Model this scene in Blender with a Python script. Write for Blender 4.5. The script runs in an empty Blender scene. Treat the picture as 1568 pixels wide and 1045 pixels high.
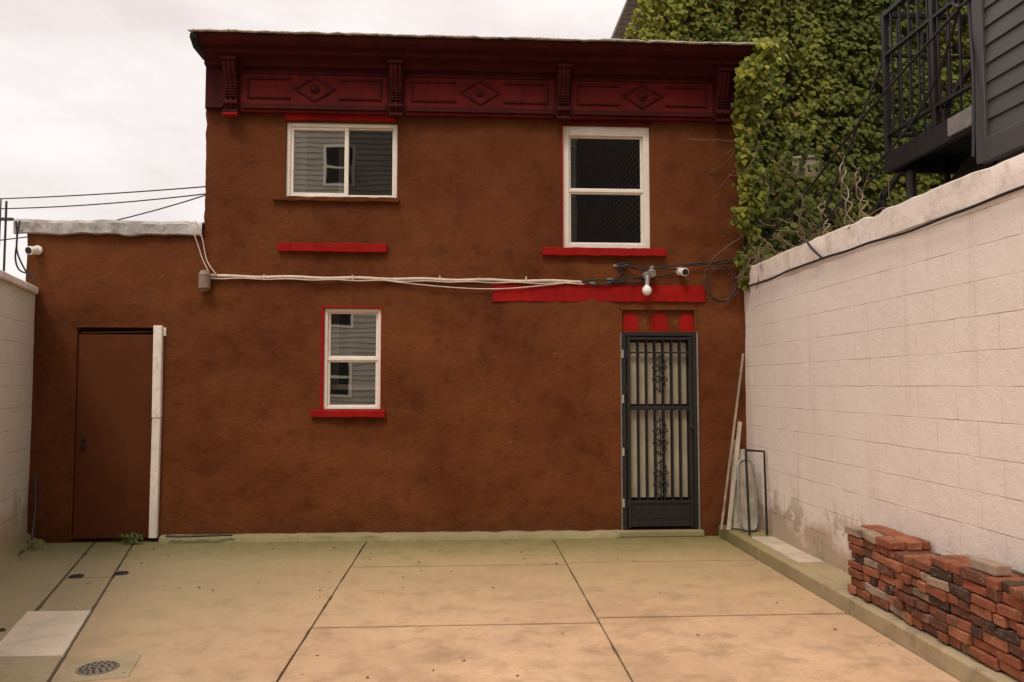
import bpy, bmesh, math, random
from mathutils import Vector, noise, Matrix
random.seed(7)
S=bpy.context.scene
C=bpy.context.collection
rad=math.radians

# ------------------------------------------------------------------ helpers
def empty(name, loc=(0,0,0)):
    e=bpy.data.objects.new(name,None); e.location=loc; C.objects.link(e); return e
def fixn(o,up=False):
    bm=bmesh.new(); bm.from_mesh(o.data); bmesh.ops.recalc_face_normals(bm,faces=bm.faces)
    if up and sum(fc.normal.z for fc in bm.faces)<0: bmesh.ops.reverse_faces(bm,faces=bm.faces)
    bm.to_mesh(o.data); bm.free()
def mk(name, verts, faces, mat=None, parent=None, smooth=False, mats=None, midx=None, bevel=0, seg=1):
    me=bpy.data.meshes.new(name); me.from_pydata([tuple(v) for v in verts],[],faces); me.update()
    ob=bpy.data.objects.new(name,me); C.objects.link(ob)
    if mats:
        for m in mats: me.materials.append(m)
        for p_,i in zip(me.polygons,midx): p_.material_index=i
    elif mat: me.materials.append(mat)
    if smooth:
        for p_ in me.polygons: p_.use_smooth=True
    if bevel:
        b=ob.modifiers.new("bevel","BEVEL"); b.width=bevel; b.segments=seg; b.limit_method='ANGLE'
    if parent: ob.parent=parent
    return ob
class MB:
    def __init__(s): s.v=[]; s.f=[]; s.m=[]
    def box(s,x0,x1,y0,y1,z0,z1,m=0,rot=None,pivot=None,jit=0):
        i=len(s.v)
        c=[Vector((x,y,z)) for z in (z0,z1) for y in (y0,y1) for x in (x0,x1)]
        if jit: c=[a+Vector((random.uniform(-jit,jit),random.uniform(-jit,jit),random.uniform(-jit,jit))) for a in c]
        if rot is not None:
            pv=Vector(pivot) if pivot else Vector(((x0+x1)/2,(y0+y1)/2,(z0+z1)/2))
            c=[pv+rot@(a-pv) for a in c]
        s.v+=c
        for q in ((0,2,3,1),(4,5,7,6),(0,1,5,4),(2,6,7,3),(0,4,6,2),(1,3,7,5)):
            s.f.append(tuple(i+k for k in q)); s.m.append(m)
    def prism(s,A,Bv,m=0):
        i=len(s.v); n=len(A); s.v+=A+Bv
        for k in range(n):
            a=k;b=(k+1)%n
            s.f.append((i+a,i+b,i+n+b,i+n+a)); s.m.append(m)
        s.f.append(tuple(i+k for k in range(n))[::-1]); s.m.append(m)
        s.f.append(tuple(i+n+k for k in range(n))); s.m.append(m)
    def poly_extrude_x(s,prof,x0,x1,m=0): s.prism([Vector((x0,y,z)) for y,z in prof],[Vector((x1,y,z)) for y,z in prof],m)
    def poly_extrude_y(s,prof,y0,y1,m=0): s.prism([Vector((x,y0,z)) for x,z in prof],[Vector((x,y1,z)) for x,z in prof],m)
    def cyl(s,p0,p1,r0,r1=None,n=14,m=0):
        r1=r0 if r1 is None else r1
        p0=Vector(p0);p1=Vector(p1);d=(p1-p0).normalized()
        a=d.orthogonal().normalized();b=d.cross(a)
        s.prism([p0+a*math.cos(2*math.pi*k/n)*r0+b*math.sin(2*math.pi*k/n)*r0 for k in range(n)],
                [p1+a*math.cos(2*math.pi*k/n)*r1+b*math.sin(2*math.pi*k/n)*r1 for k in range(n)],m)
    def obj(s,name,mats,parent=None,bevel=0,smooth=False,seg=1):
        if not isinstance(mats,(list,tuple)): mats=[mats]
        o=mk(name,s.v,s.f,None,parent,smooth,mats,s.m,bevel,seg); fixn(o); return o
def quad(mb,a,b_,c,d,m=0):
    i=len(mb.v); mb.v+=[Vector(a),Vector(b_),Vector(c),Vector(d)]; mb.f.append((i,i+1,i+2,i+3)); mb.m.append(m)
def tube(name,pts_list,r,mat,parent=None,kind='POLY'):
    cu=bpy.data.curves.new(name,'CURVE'); cu.dimensions='3D'; cu.bevel_depth=r; cu.bevel_resolution=2; cu.fill_mode='FULL'
    cu.use_fill_caps=True
    for pts in pts_list:
        sp=cu.splines.new(kind); sp.points.add(len(pts)-1)
        for q,p_ in zip(sp.points,pts): q.co=(*p_,1)
        if kind=='NURBS': sp.order_u=3; sp.use_endpoint_u=True; sp.resolution_u=5
    ob=bpy.data.objects.new(name,cu); C.objects.link(ob); cu.materials.append(mat)
    dg=bpy.context.evaluated_depsgraph_get(); dg.update()
    me=bpy.data.meshes.new_from_object(ob.evaluated_get(dg)); bpy.data.objects.remove(ob)
    me.name=name; o=bpy.data.objects.new(name,me); C.objects.link(o)
    if not me.materials: me.materials.append(mat)
    for p_ in me.polygons: p_.use_smooth=True
    if parent: o.parent=parent
    return o
def nz(x,y=0,z=0): return noise.noise(Vector((x,y,z)))

# ------------------------------------------------------------------ materials
def newmat(name):
    m=bpy.data.materials.new(name); m.use_nodes=True
    nt=m.node_tree; b=nt.nodes["Principled BSDF"]
    return m,nt,b
def N(nt,t,**kw):
    n=nt.nodes.new(t)
    for k,v in kw.items():
        if k in n.inputs: n.inputs[k].default_value=v
        else: setattr(n,k,v)
    return n
def noisen(nt,co,scale,detail=4,rough=.55):
    n=nt.nodes.new("ShaderNodeTexNoise"); n.inputs["Scale"].default_value=scale
    n.inputs["Detail"].default_value=detail; n.inputs["Roughness"].default_value=rough
    nt.links.new(co,n.inputs["Vector"]); return n.outputs["Fac"]
def ramp(nt,fac,stops):
    r=nt.nodes.new("ShaderNodeValToRGB"); e=r.color_ramp.elements
    while len(e)<len(stops): e.new(.5)
    for el,(p_,c) in zip(e,stops):
        el.position=p_; el.color=(c,c,c,1) if isinstance(c,(int,float)) else (*c,1)
    nt.links.new(fac,r.inputs[0]); return r.outputs[0]
def mix(nt,fac,a,b,mode='MIX'):
    n=nt.nodes.new("ShaderNodeMix"); n.data_type='RGBA'; n.blend_type=mode
    for idx,val in ((0,fac),(6,a),(7,b)):
        if hasattr(val,"is_output"): nt.links.new(val,n.inputs[idx])
        elif idx==0: n.inputs[0].default_value=val
        else: n.inputs[idx].default_value=(*val,1)
    return n.outputs[2]
def bump(nt,h,dist,strength=1.0):
    n=nt.nodes.new("ShaderNodeBump"); n.inputs["Distance"].default_value=dist; n.inputs["Strength"].default_value=strength
    nt.links.new(h,n.inputs["Height"]); return n.outputs[0]
def coord(nt): return nt.nodes.new("ShaderNodeTexCoord").outputs["Object"]
def math_(nt,op,a,b=None,clamp=False):
    n=nt.nodes.new("ShaderNodeMath"); n.operation=op; n.use_clamp=clamp
    for i,v in enumerate((a,b)):
        if v is None: continue
        if hasattr(v,"is_output"): nt.links.new(v,n.inputs[i])
        else: n.inputs[i].default_value=v
    return n.outputs[0]
def hsum(nt,terms):
    acc=None
    for o,w_ in terms:
        t=math_(nt,'MULTIPLY',o,w_); acc=t if acc is None else math_(nt,'ADD',acc,t)
    return bump(nt,acc,1.0,1.0)
def maprange(nt,v,a,b,c=0,d=1):
    n=nt.nodes.new("ShaderNodeMapRange"); nt.links.new(v,n.inputs[0])
    for i,x in enumerate((a,b,c,d)): n.inputs[i+1].default_value=x
    return n.outputs[0]
def sepxyz(nt,co):
    n=nt.nodes.new("ShaderNodeSeparateXYZ"); nt.links.new(co,n.inputs[0]); return n.outputs
def stretched(nt,co,sc):
    n=nt.nodes.new("ShaderNodeMapping"); n.inputs["Scale"].default_value=sc; nt.links.new(co,n.inputs[0]); return n.outputs[0]

def simple(name,col,rough=.6,var=.25,scale=9,bumpd=.001,metal=0,bscale=60,dirt=None,dirtamt=.5,spec=.4):
    m,nt,b=newmat(name); co=coord(nt)
    dark=tuple(c*(1-var) for c in col); lite=tuple(min(1,c*(1+var)) for c in col)
    c=mix(nt,ramp(nt,noisen(nt,co,scale,4),[(.3,0),(.7,1)]),dark,lite)
    if dirt:
        f=ramp(nt,noisen(nt,co,scale*2.3,6,.7),[(.5,0),(.72,dirtamt)])
        c=mix(nt,f,c,dirt)
    nt.links.new(c,b.inputs["Base Color"]); b.inputs["Roughness"].default_value=rough; b.inputs["Metallic"].default_value=metal
    b.inputs["Specular IOR Level"].default_value=spec
    if bumpd: nt.links.new(bump(nt,noisen(nt,co,bscale,3),bumpd),b.inputs["Normal"])
    return m

def stucco():
    m,nt,b=newmat("brown_stucco"); co=coord(nt); x,y,z=sepxyz(nt,co)
    n1=noisen(nt,co,.8,5,.6); n2=noisen(nt,co,5,6,.65); n4=noisen(nt,co,48,3,.7)
    c=mix(nt,ramp(nt,n1,[(.36,0),(.64,1)]),(.092,.0275,.0092),(.158,.051,.0165))
    c=mix(nt,ramp(nt,n2,[(.38,0),(.7,.55)]),c,(.158,.050,.0165))
    c=mix(nt,ramp(nt,n2,[(.28,.6),(.46,0)]),c,(.070,.022,.008))
    n3=noisen(nt,stretched(nt,co,(4,4,.45)),1.0,5,.6)
    c=mix(nt,ramp(nt,n3,[(.56,0),(.75,.3)]),c,(.070,.022,.009))
    c=mix(nt,ramp(nt,n3,[(.28,.28),(.42,0)]),c,(.19,.068,.024))
    c=mix(nt,ramp(nt,n4,[(.62,0),(.8,.45)]),c,(.22,.085,.036))
    n5=noisen(nt,co,15,2,.5); c=mix(nt,ramp(nt,n5,[(.765,0),(.79,.6)]),c,(.36,.20,.12))
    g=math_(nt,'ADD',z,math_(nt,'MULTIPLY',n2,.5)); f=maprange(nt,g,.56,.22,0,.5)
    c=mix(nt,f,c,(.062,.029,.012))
    f=maprange(nt,z,3.0,5.0,0,.42); c=mix(nt,f,c,(.075,.024,.010))  # shade below the cornice painted into the stucco colour, deepening upward
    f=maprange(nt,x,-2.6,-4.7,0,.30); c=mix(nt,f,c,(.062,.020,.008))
    nt.links.new(c,b.inputs["Base Color"]); b.inputs["Roughness"].default_value=.9; b.inputs["Specular IOR Level"].default_value=.08
    nt.links.new(hsum(nt,[(noisen(nt,co,85,3,.6),.0035),(n2,.020),(noisen(nt,co,22,4,.6),.010)]),b.inputs["Normal"]); return m
M_st=stucco()

def concrete(name,a,bcol,moss_y=True,mossamt=1):
    m,nt,b=newmat(name); co=nt.nodes.new("ShaderNodeNewGeometry").outputs["Position"]; x,y,z=sepxyz(nt,co)
    n1=noisen(nt,co,.65,6,.62); n2=noisen(nt,co,4,7,.7); n3=noisen(nt,co,1.7,6,.7)
    c=mix(nt,ramp(nt,n1,[(.34,0),(.64,1)]),a,bcol)
    c=mix(nt,ramp(nt,n3,[(.50,0),(.66,.6)]),c,tuple(q*r for q,r in zip(bcol,(1.14,1.08,1.05))))
    c=mix(nt,ramp(nt,n3,[(.30,.55),(.45,0)]),c,tuple(q*.70 for q in a))
    c=mix(nt,ramp(nt,n2,[(.34,.65),(.52,0)]),c,tuple(q*.66 for q in a))
    if moss_y:
        d=math_(nt,'ADD',y,math_(nt,'MULTIPLY',n2,3.0)); d=math_(nt,'ADD',d,math_(nt,'MULTIPLY',n1,3.0))
        f=maprange(nt,d,8.3,11.2,0,.80*mossamt)
        c=mix(nt,f,c,(.285,.235,.100))
        d2=math_(nt,'SUBTRACT',math_(nt,'MULTIPLY',n3,3.6),x); f2=maprange(nt,d2,2.4,4.6,0,.75*mossamt)
        c=mix(nt,f2,c,(.235,.20,.115))
        f4=maprange(nt,math_(nt,'ADD',y,math_(nt,'MULTIPLY',n2,1.6)),8.3,9.3,0,.7*mossamt)
        c=mix(nt,f4,c,(.13,.125,.042))
    sp=noisen(nt,co,55,3,.8); c=mix(nt,ramp(nt,sp,[(.58,0),(.74,.6)]),c,tuple(q*.35 for q in a))
    c=mix(nt,ramp(nt,sp,[(.26,.45),(.38,0)]),c,(.66,.52,.38))
    s2=noisen(nt,co,9,3,.6); c=mix(nt,ramp(nt,s2,[(.70,0),(.74,.5)]),c,tuple(q*.35 for q in a))
    nt.links.new(c,b.inputs["Base Color"]); b.inputs["Roughness"].default_value=.9; b.inputs["Specular IOR Level"].default_value=.18
    nt.links.new(hsum(nt,[(noisen(nt,co,140,2,.7),.002),(n2,.009)]),b.inputs["Normal"]); return m
M_con=concrete("courtyard_concrete",(.43,.275,.160),(.585,.385,.235))
M_path=concrete("old_concrete",(.33,.255,.165),(.45,.345,.225))
M_pale=concrete("pale_slab",(.56,.46,.36),(.62,.52,.41),True,.3)
M_curb=concrete("curb_concrete",(.30,.235,.135),(.44,.34,.21),True,1.0)
M_foot=concrete("foot_concrete",(.36,.30,.19),(.50,.42,.28),True,.6)
M_dark=simple("joint_soil",(.085,.065,.035),.95)
M_dirt=simple("distant_ground",(.16,.13,.09),.95,scale=1)

def blockwall(name,base,axis):
    m,nt,b=newmat(name); co=coord(nt); x,y,z=sepxyz(nt,co)
    cb=nt.nodes.new("ShaderNodeCombineXYZ")
    nt.links.new(axis(nt,x,y),cb.inputs[0]); nt.links.new(math_(nt,'ADD',z,.215*20-1.65),cb.inputs[1])
    wob=nt.nodes.new("ShaderNodeVectorMath"); wob.operation='MULTIPLY_ADD'
    nn=nt.nodes.new("ShaderNodeTexNoise"); nn.inputs["Scale"].default_value=5; nt.links.new(co,nn.inputs["Vector"])
    nt.links.new(nn.outputs["Color"],wob.inputs[0]); wob.inputs[1].default_value=(.014,.014,0); nt.links.new(cb.outputs[0],wob.inputs[2])
    br=nt.nodes.new("ShaderNodeTexBrick"); nt.links.new(wob.outputs[0],br.inputs["Vector"])
    br.inputs["Scale"].default_value=1; br.inputs["Mortar Size"].default_value=.004; br.inputs["Mortar Smooth"].default_value=1
    br.inputs["Brick Width"].default_value=.43; br.inputs["Row Height"].default_value=.215; br.inputs["Bias"].default_value=0
    br.offset=.5
    n1=noisen(nt,co,1.1,6,.6); n2=noisen(nt,co,9,6,.7)
    # bed joints read clearly; perpends are mostly bridged by paint
    rowf=math_(nt,'FRACT',math_(nt,'DIVIDE',sepxyz(nt,wob.outputs[0])[1],.215))
    bed=math_(nt,'LESS_THAN',math_(nt,'ABSOLUTE',math_(nt,'SUBTRACT',math_(nt,'ABSOLUTE',math_(nt,'SUBTRACT',rowf,.5)),.5)),.03)
    vis=ramp(nt,noisen(nt,stretched(nt,co,(1,2.2,3.5)),1.0,3,.6),[(.38,.22),(.62,1.0)])
    vis=math_(nt,'MULTIPLY',vis,math_(nt,'ADD',.45,math_(nt,'MULTIPLY',bed,.55)))
    jf=math_(nt,'MULTIPLY',br.outputs["Fac"],vis)
    c=mix(nt,jf,base,(base[0]*.66,base[1]*.60,base[2]*.57))
    c=mix(nt,ramp(nt,n1,[(.35,.0),(.7,.28)]),c,(base[0]*.84,base[1]*.78,base[2]*.74))
    c=mix(nt,ramp(nt,n2,[(.58,0),(.8,.3)]),c,(base[0]*.76,base[1]*.69,base[2]*.62))
    st=noisen(nt,stretched(nt,co,(7,7,.5)),1.0,5,.6)
    c=mix(nt,ramp(nt,st,[(.56,0),(.8,.3)]),c,(.46,.36,.29))
    g=math_(nt,'SUBTRACT',z,math_(nt,'MULTIPLY',noisen(nt,co,2.0,6,.7),1.15)); f=maprange(nt,g,-.08,-.34,0,.85)
    c=mix(nt,f,c,(.42,.31,.20))
    pn=noisen(nt,co,3.2,7,.72); f2=math_(nt,'MULTIPLY',ramp(nt,pn,[(.53,0),(.57,1)]),maprange(nt,z,.72,.40,0,.75))
    c=mix(nt,f2,c,(.36,.29,.21))
    nt.links.new(c,b.inputs["Base Color"]); b.inputs["Roughness"].default_value=.8; b.inputs["Specular IOR Level"].default_value=.15
    nt.links.new(hsum(nt,[(jf,-.006),(noisen(nt,co,70,3,.7),.003),(n2,.008)]),b.inputs["Normal"]); return m
M_wr=blockwall("painted_block_white",(.84,.735,.655),lambda nt,x,y:math_(nt,'ADD',y,20.1))
M_wl=blockwall("painted_block_grey",(.62,.57,.475),lambda nt,x,y:math_(nt,'ADD',y,20.3))
M_cap=simple("painted_parging",(.78,.675,.595),.8,.10,3,.010,bscale=9,dirt=(.44,.36,.28),dirtamt=.65,spec=.15)

def cornice_mat(name,a,bcol,spec=.2,streak=.6,wear=.6):
    m,nt,b=newmat(name); co=coord(nt)
    c=mix(nt,ramp(nt,noisen(nt,co,3,5,.65),[(.35,0),(.65,1)]),a,bcol)
    st=noisen(nt,stretched(nt,co,(14,14,1.2)),1.0,5,.65)
    c=mix(nt,ramp(nt,st,[(.5,0),(.72,streak)]),c,tuple(q*.45 for q in a))
    c=mix(nt,ramp(nt,noisen(nt,co,36,5,.7),[(.62,0),(.68,wear)]),c,(.045,.02,.012))
    nt.links.new(c,b.inputs["Base Color"]); b.inputs["Roughness"].default_value=.75; b.inputs["Specular IOR Level"].default_value=spec
    nt.links.new(bump(nt,noisen(nt,co,30,4,.6),.004,.7),b.inputs["Normal"]); return m
M_cor=cornice_mat("maroon_cornice",(.038,.0040,.0035),(.062,.0055,.0045),.15)
M_fr=cornice_mat("red_frieze",(.080,.0055,.0045),(.125,.007,.0055),.15)
M_red=cornice_mat("red_paint",(.25,.0070,.0055),(.325,.009,.007),.12,.45,.7)
M_door=cornice_mat("brown_door_paint",(.088,.0265,.0098),(.104,.032,.0115),.08,.12,.2)
M_tar=simple("roof_flashing",(.50,.46,.40),.8,.35,12,.006,bscale=25,dirt=(.04,.028,.022),dirtamt=1.0,spec=.1)
M_silver=simple("silver_roof_coating",(.40,.375,.35),.7,.3,4,.02,metal=0,bscale=9,dirt=(.15,.10,.065),dirtamt=.85,spec=.3)
M_white=simple("white_vinyl",(.78,.72,.63),.45,.05,6,.0003,dirt=(.42,.34,.25),dirtamt=.25)
M_board=simple("white_board",(.78,.71,.62),.6,.07,6,.001,dirt=(.38,.28,.2),dirtamt=.5)
M_lath=simple("grey_lath",(.42,.36,.28),.7,.2,12,.001,dirt=(.2,.15,.1))
M_blk=simple("black_iron",(.014,.013,.012),.5,.3,20,.001)
M_iron2=simple("dark_iron_rust",(.03,.026,.024),.5,.4,14,.002,dirt=(.12,.05,.02),dirtamt=.35)
M_gap=simple("dark_interior",(.012,.010,.009),.9,0,5,0)
M_room=simple("room_wall",(.13,.11,.09),.9,.2,2,0)
M_curt=simple("curtain",(.60,.54,.44),.9,.12,4,.002)
M_grey=simple("grey_metal",(.28,.26,.24),.45,.2,20,.001,metal=.4)
M_cable=simple("black_cable",(.015,.013,.013),.55,.2,20,0)
M_wcable=simple("white_cable",(.62,.50,.40),.55,.14,12,.0005,dirt=(.3,.2,.13),dirtamt=.5)
M_wood=simple("weathered_wood",(.30,.23,.15),.8,.4,12,.002,dirt=(.10,.08,.05))
M_sid=simple("dark_vinyl_siding",(.062,.055,.056),.5,.15,3,.0005)
M_bulb=simple("bulb_glass",(.85,.80,.72),.15,.02,5,0)

def glassmat(name,refl,tint=(.5,.5,.5),bumpd=.0012):
    m,nt,b=newmat(name); nt.nodes.remove(b); out=nt.nodes["Material Output"]; co=coord(nt)
    t=N(nt,"ShaderNodeBsdfTransparent"); t.inputs[0].default_value=(*tint,1)
    g=N(nt,"ShaderNodeBsdfGlossy"); g.inputs["Roughness"].default_value=.015; g.inputs[0].default_value=(.95,.93,.88,1)
    nt.links.new(bump(nt,noisen(nt,co,2.5,1,.4),bumpd,.5),g.inputs["Normal"])
    mx=N(nt,"ShaderNodeMixShader"); mx.inputs[0].default_value=refl
    nt.links.new(t.outputs[0],mx.inputs[1]); nt.links.new(g.outputs[0],mx.inputs[2]); nt.links.new(mx.outputs[0],out.inputs[0])
    return m
M_gl=glassmat("window_glass",.42,(.6,.6,.6))
M_gls=glassmat("screened_glass",.10,(.5,.5,.5))

# ------------------------------------------------------------------ camera
cam=bpy.data.cameras.new("camera"); co_=bpy.data.objects.new("camera",cam); C.objects.link(co_)
cam.sensor_width=36; cam.lens=36*1196/1568; cam.clip_start=.05; cam.clip_end=2000
co_.location=(0,0,1.65); co_.rotation_euler=(rad(93.25),0,rad(-3.3)); S.camera=co_

# ------------------------------------------------------------------ ground
mk("ground",[(-400,-400,-.06),(400,-400,-.06),(400,400,-.06),(-400,400,-.06)],[(0,1,2,3)],M_dirt)
yard=empty("concrete_courtyard")
mk("joint_bed",[(-9,-12,-.016),(3.2,-12,-.016),(3.2,8.6,-.016),(-9,8.6,-.016)],[(0,1,2,3)],M_dark,yard)
def obl(x0,y0,y): return x0+(y0-y)*.297
def LA(y): return obl(-3.91,8.57,y)
def LB(y): return obl(-3.50,8.57,y)
def slab(name,pts,mat,z=0.0,th=.05,bev=.005):
    P=[]
    n0=len(pts)
    for i in range(n0):
        a=Vector(pts[i]);b_=Vector(pts[(i+1)%n0]); L=(b_-a).length; k=max(1,int(L/.10)); nn=Vector((-(b_-a).y,(b_-a).x)).normalized()
        for j in range(k):
            q=a.lerp(b_,j/k)
            if j>0: q=q+nn*(nz(q.x*7,q.y*7,3)*.005+max(0,nz(q.x*13,q.y*13,8)-.33)*.03)
            P.append((q.x,q.y))
    n=len(P); v=[(x,y,z) for x,y in P]+[(x,y,z-th) for x,y in P]
    f=[tuple(range(n))]+[tuple(range(n,2*n))[::-1]]+[(k,n+k,n+(k+1)%n,(k+1)%n)for k in range(n)]
    o=mk(name,v,f,mat,yard); fixn(o)
    b=o.modifiers.new("b","BEVEL"); b.width=bev; b.segments=2; b.limit_method='ANGLE'; b.angle_limit=rad(60)
    return o
g=.006; gt=.017
rows_m=[8.57,7.29,5.50,3.7,1.9,.1,-1.7,-3.5,-8]
for i in range(8):
    a,b_=rows_m[i]-gt,rows_m[i+1]+gt
    slab("slab_m",[(-1.055+g,b_),(.93-g,b_),(.93-g,a),(-1.055+g,a)],M_con,random.uniform(-.0005,.0005))
rows_r=[8.57,7.36,5.62,3.8,2.0,.2,-1.6,-3.5,-8]
for i in range(8):
    a,b_=rows_r[i]-gt,rows_r[i+1]+gt
    slab("slab_r",[(.93+g,b_),(2.76,b_),(2.76,a),(.93+g,a)],M_con,random.uniform(-.0005,.0005))
slab("slab_l",[(LB(1.2)+g,1.2),(-1.055-g,1.2),(-1.055-g,8.57),(LB(8.57)+g,8.57)],M_con,0)
slab("slab_l2",[(-6,-8),(-1.055-g,-8),(-1.055-g,1.19),(-6,1.19)],M_con,0)
ys=[8.57,7.75,7.02,6.02,5.02,4.1,3.0,1.2]
for i in range(7):
    a,b_=ys[i]-.01,ys[i+1]+.01
    slab("strip",[(LA(b_)+.012-(.07 if i==3 else 0),b_),(LB(b_)-.012,b_),(LB(a)-.012,a),(LA(a)+.012-(.07 if i==3 else 0),a)],M_pale if i==3 else M_path,random.uniform(-.004,.003)+(.004 if i==3 else 0),bev=.01)
slab("left_apron",[(-9,1.2),(LA(1.2)-.01,1.2),(LA(8.57)-.01,8.57),(-9,8.57)],M_path,0)
def ridge(name,p0,p1,w,h,mat,parent,side,seg=90,rough=.012,pw=2.2):
    p0=Vector(p0);p1=Vector(p1);d=(p1-p0);nrm=Vector((d.y,-d.x,0)).normalized()*side
    v=[];f=[]; K=7
    for i in range(seg+1):
        c=p0+d*(i/seg)
        for k in range(K+1):
            t=k/K; hh=h*(1-t**pw)
            q=c+nrm*w*t; n_=nz(q.x*5,q.y*5,3)*rough*2+nz(q.x*21,q.y*21,9)*rough
            q=q+nrm*(n_*2 if k>=K-1 else 0); v.append((q.x,q.y,hh+(n_*.5 if k<K else -0.01)+.002))
    for i in range(seg):
        for k in range(K):
            a=i*(K+1)+k; f.append((a,a+1,a+K+2,a+K+1))
    o=mk(name,v,f,mat,parent,smooth=True); fixn(o,True); return o
ridge("wall_foot_kerb",(-3.22,8.61,0),(1.66,8.61,0),.14,.065,M_foot,yard,1,seg=160,rough=.011,pw=5)
ridge("left_wall_fillet",(-4.64,8.6,0),(-2.9,2.4,0),.17,.12,M_curb,yard,-1,rough=.03,pw=.9)

cb=MB(); 
for a,b_ in ((8.55,7.36),(7.35,5.62),(5.61,3.8),(3.79,0),(-.01,-6)): cb.box(2.765,2.885,b_,a,-.05,.115)
curb=cb.obj("concrete_curb",M_curb,None,.014,seg=2)
stp=empty("raised_concrete_strip")
yy=[8.58,7.9,6.75,5.8,4.6,3.4,1.5,-6]
for i in range(7):
    b2=MB(); b2.box(2.893,3.14,yy[i+1]+.006,yy[i]-.006,-.05,.118+random.uniform(-.006,.012)); b2.obj("strip_slab",M_pale if i in(1,3) else M_path,stp,.008)

dr=empty("floor_drain",(-2.14,4.78,0)); 
b2=MB(); b2.box(-.20,.20,-.19,.19,-.02,.006); b2.obj("pan",M_path,dr,.004)
b2=MB(); b2.cyl((0,0,.0),(0,0,.010),.115,n=40); b2.obj("ring",simple("drain_iron",(.15,.12,.09),.7,.3,20,.002),dr,.002)
b2=MB()
for rr,nn in ((.03,6),(.062,11),(.092,16)):
    for k in range(nn):
        t=2*math.pi*k/nn; b2.cyl((rr*math.cos(t),rr*math.sin(t),.009),(rr*math.cos(t),rr*math.sin(t),.0125),.0085,n=8)
b2.obj("holes",M_gap,dr)
dr.rotation_euler=(0,0,rad(12))
for k,(x,y) in enumerate([(-3.36,7.05),(-3.02,7.14),(-3.12,5.55)]):
    e=empty("pipe_cleanout",(x,y,.0)); b2=MB()
    b2.cyl((0,0,-.01),(0,0,.010),.06 if k<2 else .022,n=24,m=0); b2.cyl((0,0,.010),(0,0,.014),.05 if k<2 else .016,n=18,m=1)
    b2.obj("cap",[M_iron2,M_gap],e,.003)

# ------------------------------------------------------------------ brown building
B=empty("brown_stucco_house")
YF=8.6
OPEN=[(-2.00,-.78,3.71,4.56),(1.07,2.06,3.18,4.58),(-1.59,-.93,1.385,2.51),(1.71,2.57,.07,2.51),(-4.17,-3.30,0.0,2.28)]
def breaks(vals,step):
    vals=sorted(set(round(v,4) for v in vals)); out=[]
    for a,b_ in zip(vals[:-1],vals[1:]):
        n=max(1,int(math.ceil((b_-a)/step)))
        out+=[a+(b_-a)*k/n for k in range(n)]
    return out+[vals[-1]]
xs=breaks([-4.72,-2.86,3.13]+[o[0] for o in OPEN]+[o[1] for o in OPEN],.05)
zs=breaks([-.02,3.34,5.25]+[o[2] for o in OPEN if o[2]>0]+[0.0]+[o[3] for o in OPEN],.05)
V=[];Fc=[];idx={}
def disp(x,z):
    d=1e9
    for a,b_,c,dd in OPEN:
        dx=max(a-x,0,x-b_);dz=max(c-z,0,z-dd); d=min(d,math.hypot(dx,dz))
    f=min(1,max(0,(d)/.18))
    n=nz(x*1.1,z*1.1,1)*.026+nz(x*3.4,z*3.4,5)*.015+nz(x*9,z*9,7)*.005
    if -.9<x<1.75 and z<3.02+.02*nz(x*3,0,5): n-=.012
    if .55<x<1.45 and .4<z<2.45: n-=.004
    if abs(x-.02-.02*nz(z*2,1,1))<.03 and .3<z<2.55: n-=.004
    return YF+n*f
for j,z in enumerate(zs):
    for i,x in enumerate(xs):
        idx[i,j]=len(V); xx=x
        if abs(x+2.86)<1e-3 and z>3.36: xx+=nz(0,z*1.7,4)*.045+nz(0,z*7,4)*.018
        V.append((xx,disp(x,z),z))
for j in range(len(zs)-1):
    for i in range(len(xs)-1):
        cx=(xs[i]+xs[i+1])/2;cz=(zs[j]+zs[j+1])/2
        if any(a<cx<b_ and c<cz<d for a,b_,c,d in OPEN) or (cx<-2.86 and cz>3.34): continue
        Fc.append((idx[i,j],idx[i+1,j],idx[i+1,j+1],idx[i,j+1]))
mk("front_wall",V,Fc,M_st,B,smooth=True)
rv=MB()
for x0,x1,z0,z1 in OPEN:
    y0,y1=YF,YF+.16
    quad(rv,(x0,y0,z0),(x0,y1,z0),(x0,y1,z1),(x0,y0,z1)); quad(rv,(x1,y0,z0),(x1,y0,z1),(x1,y1,z1),(x1,y1,z0))
    quad(rv,(x0,y0,z1),(x0,y1,z1),(x1,y1,z1),(x1,y0,z1)); quad(rv,(x0,y0,z0),(x1,y0,z0),(x1,y1,z0),(x0,y1,z0))
mk("reveals",rv.v,rv.f,M_st,B)
sh=MB()
sh.box(-2.83,-2.70,8.65,10.3,3.0,5.25); sh.box(2.95,3.11,8.65,10.3,0,5.25)
sh.box(-4.72,3.11,10.3,10.38,0,3.3); sh.box(-2.83,3.11,10.3,10.38,3.3,5.25)
sh.box(-4.72,-4.6,8.65,10.3,0,3.3)
sh.obj("side_walls",M_st,B)
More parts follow.
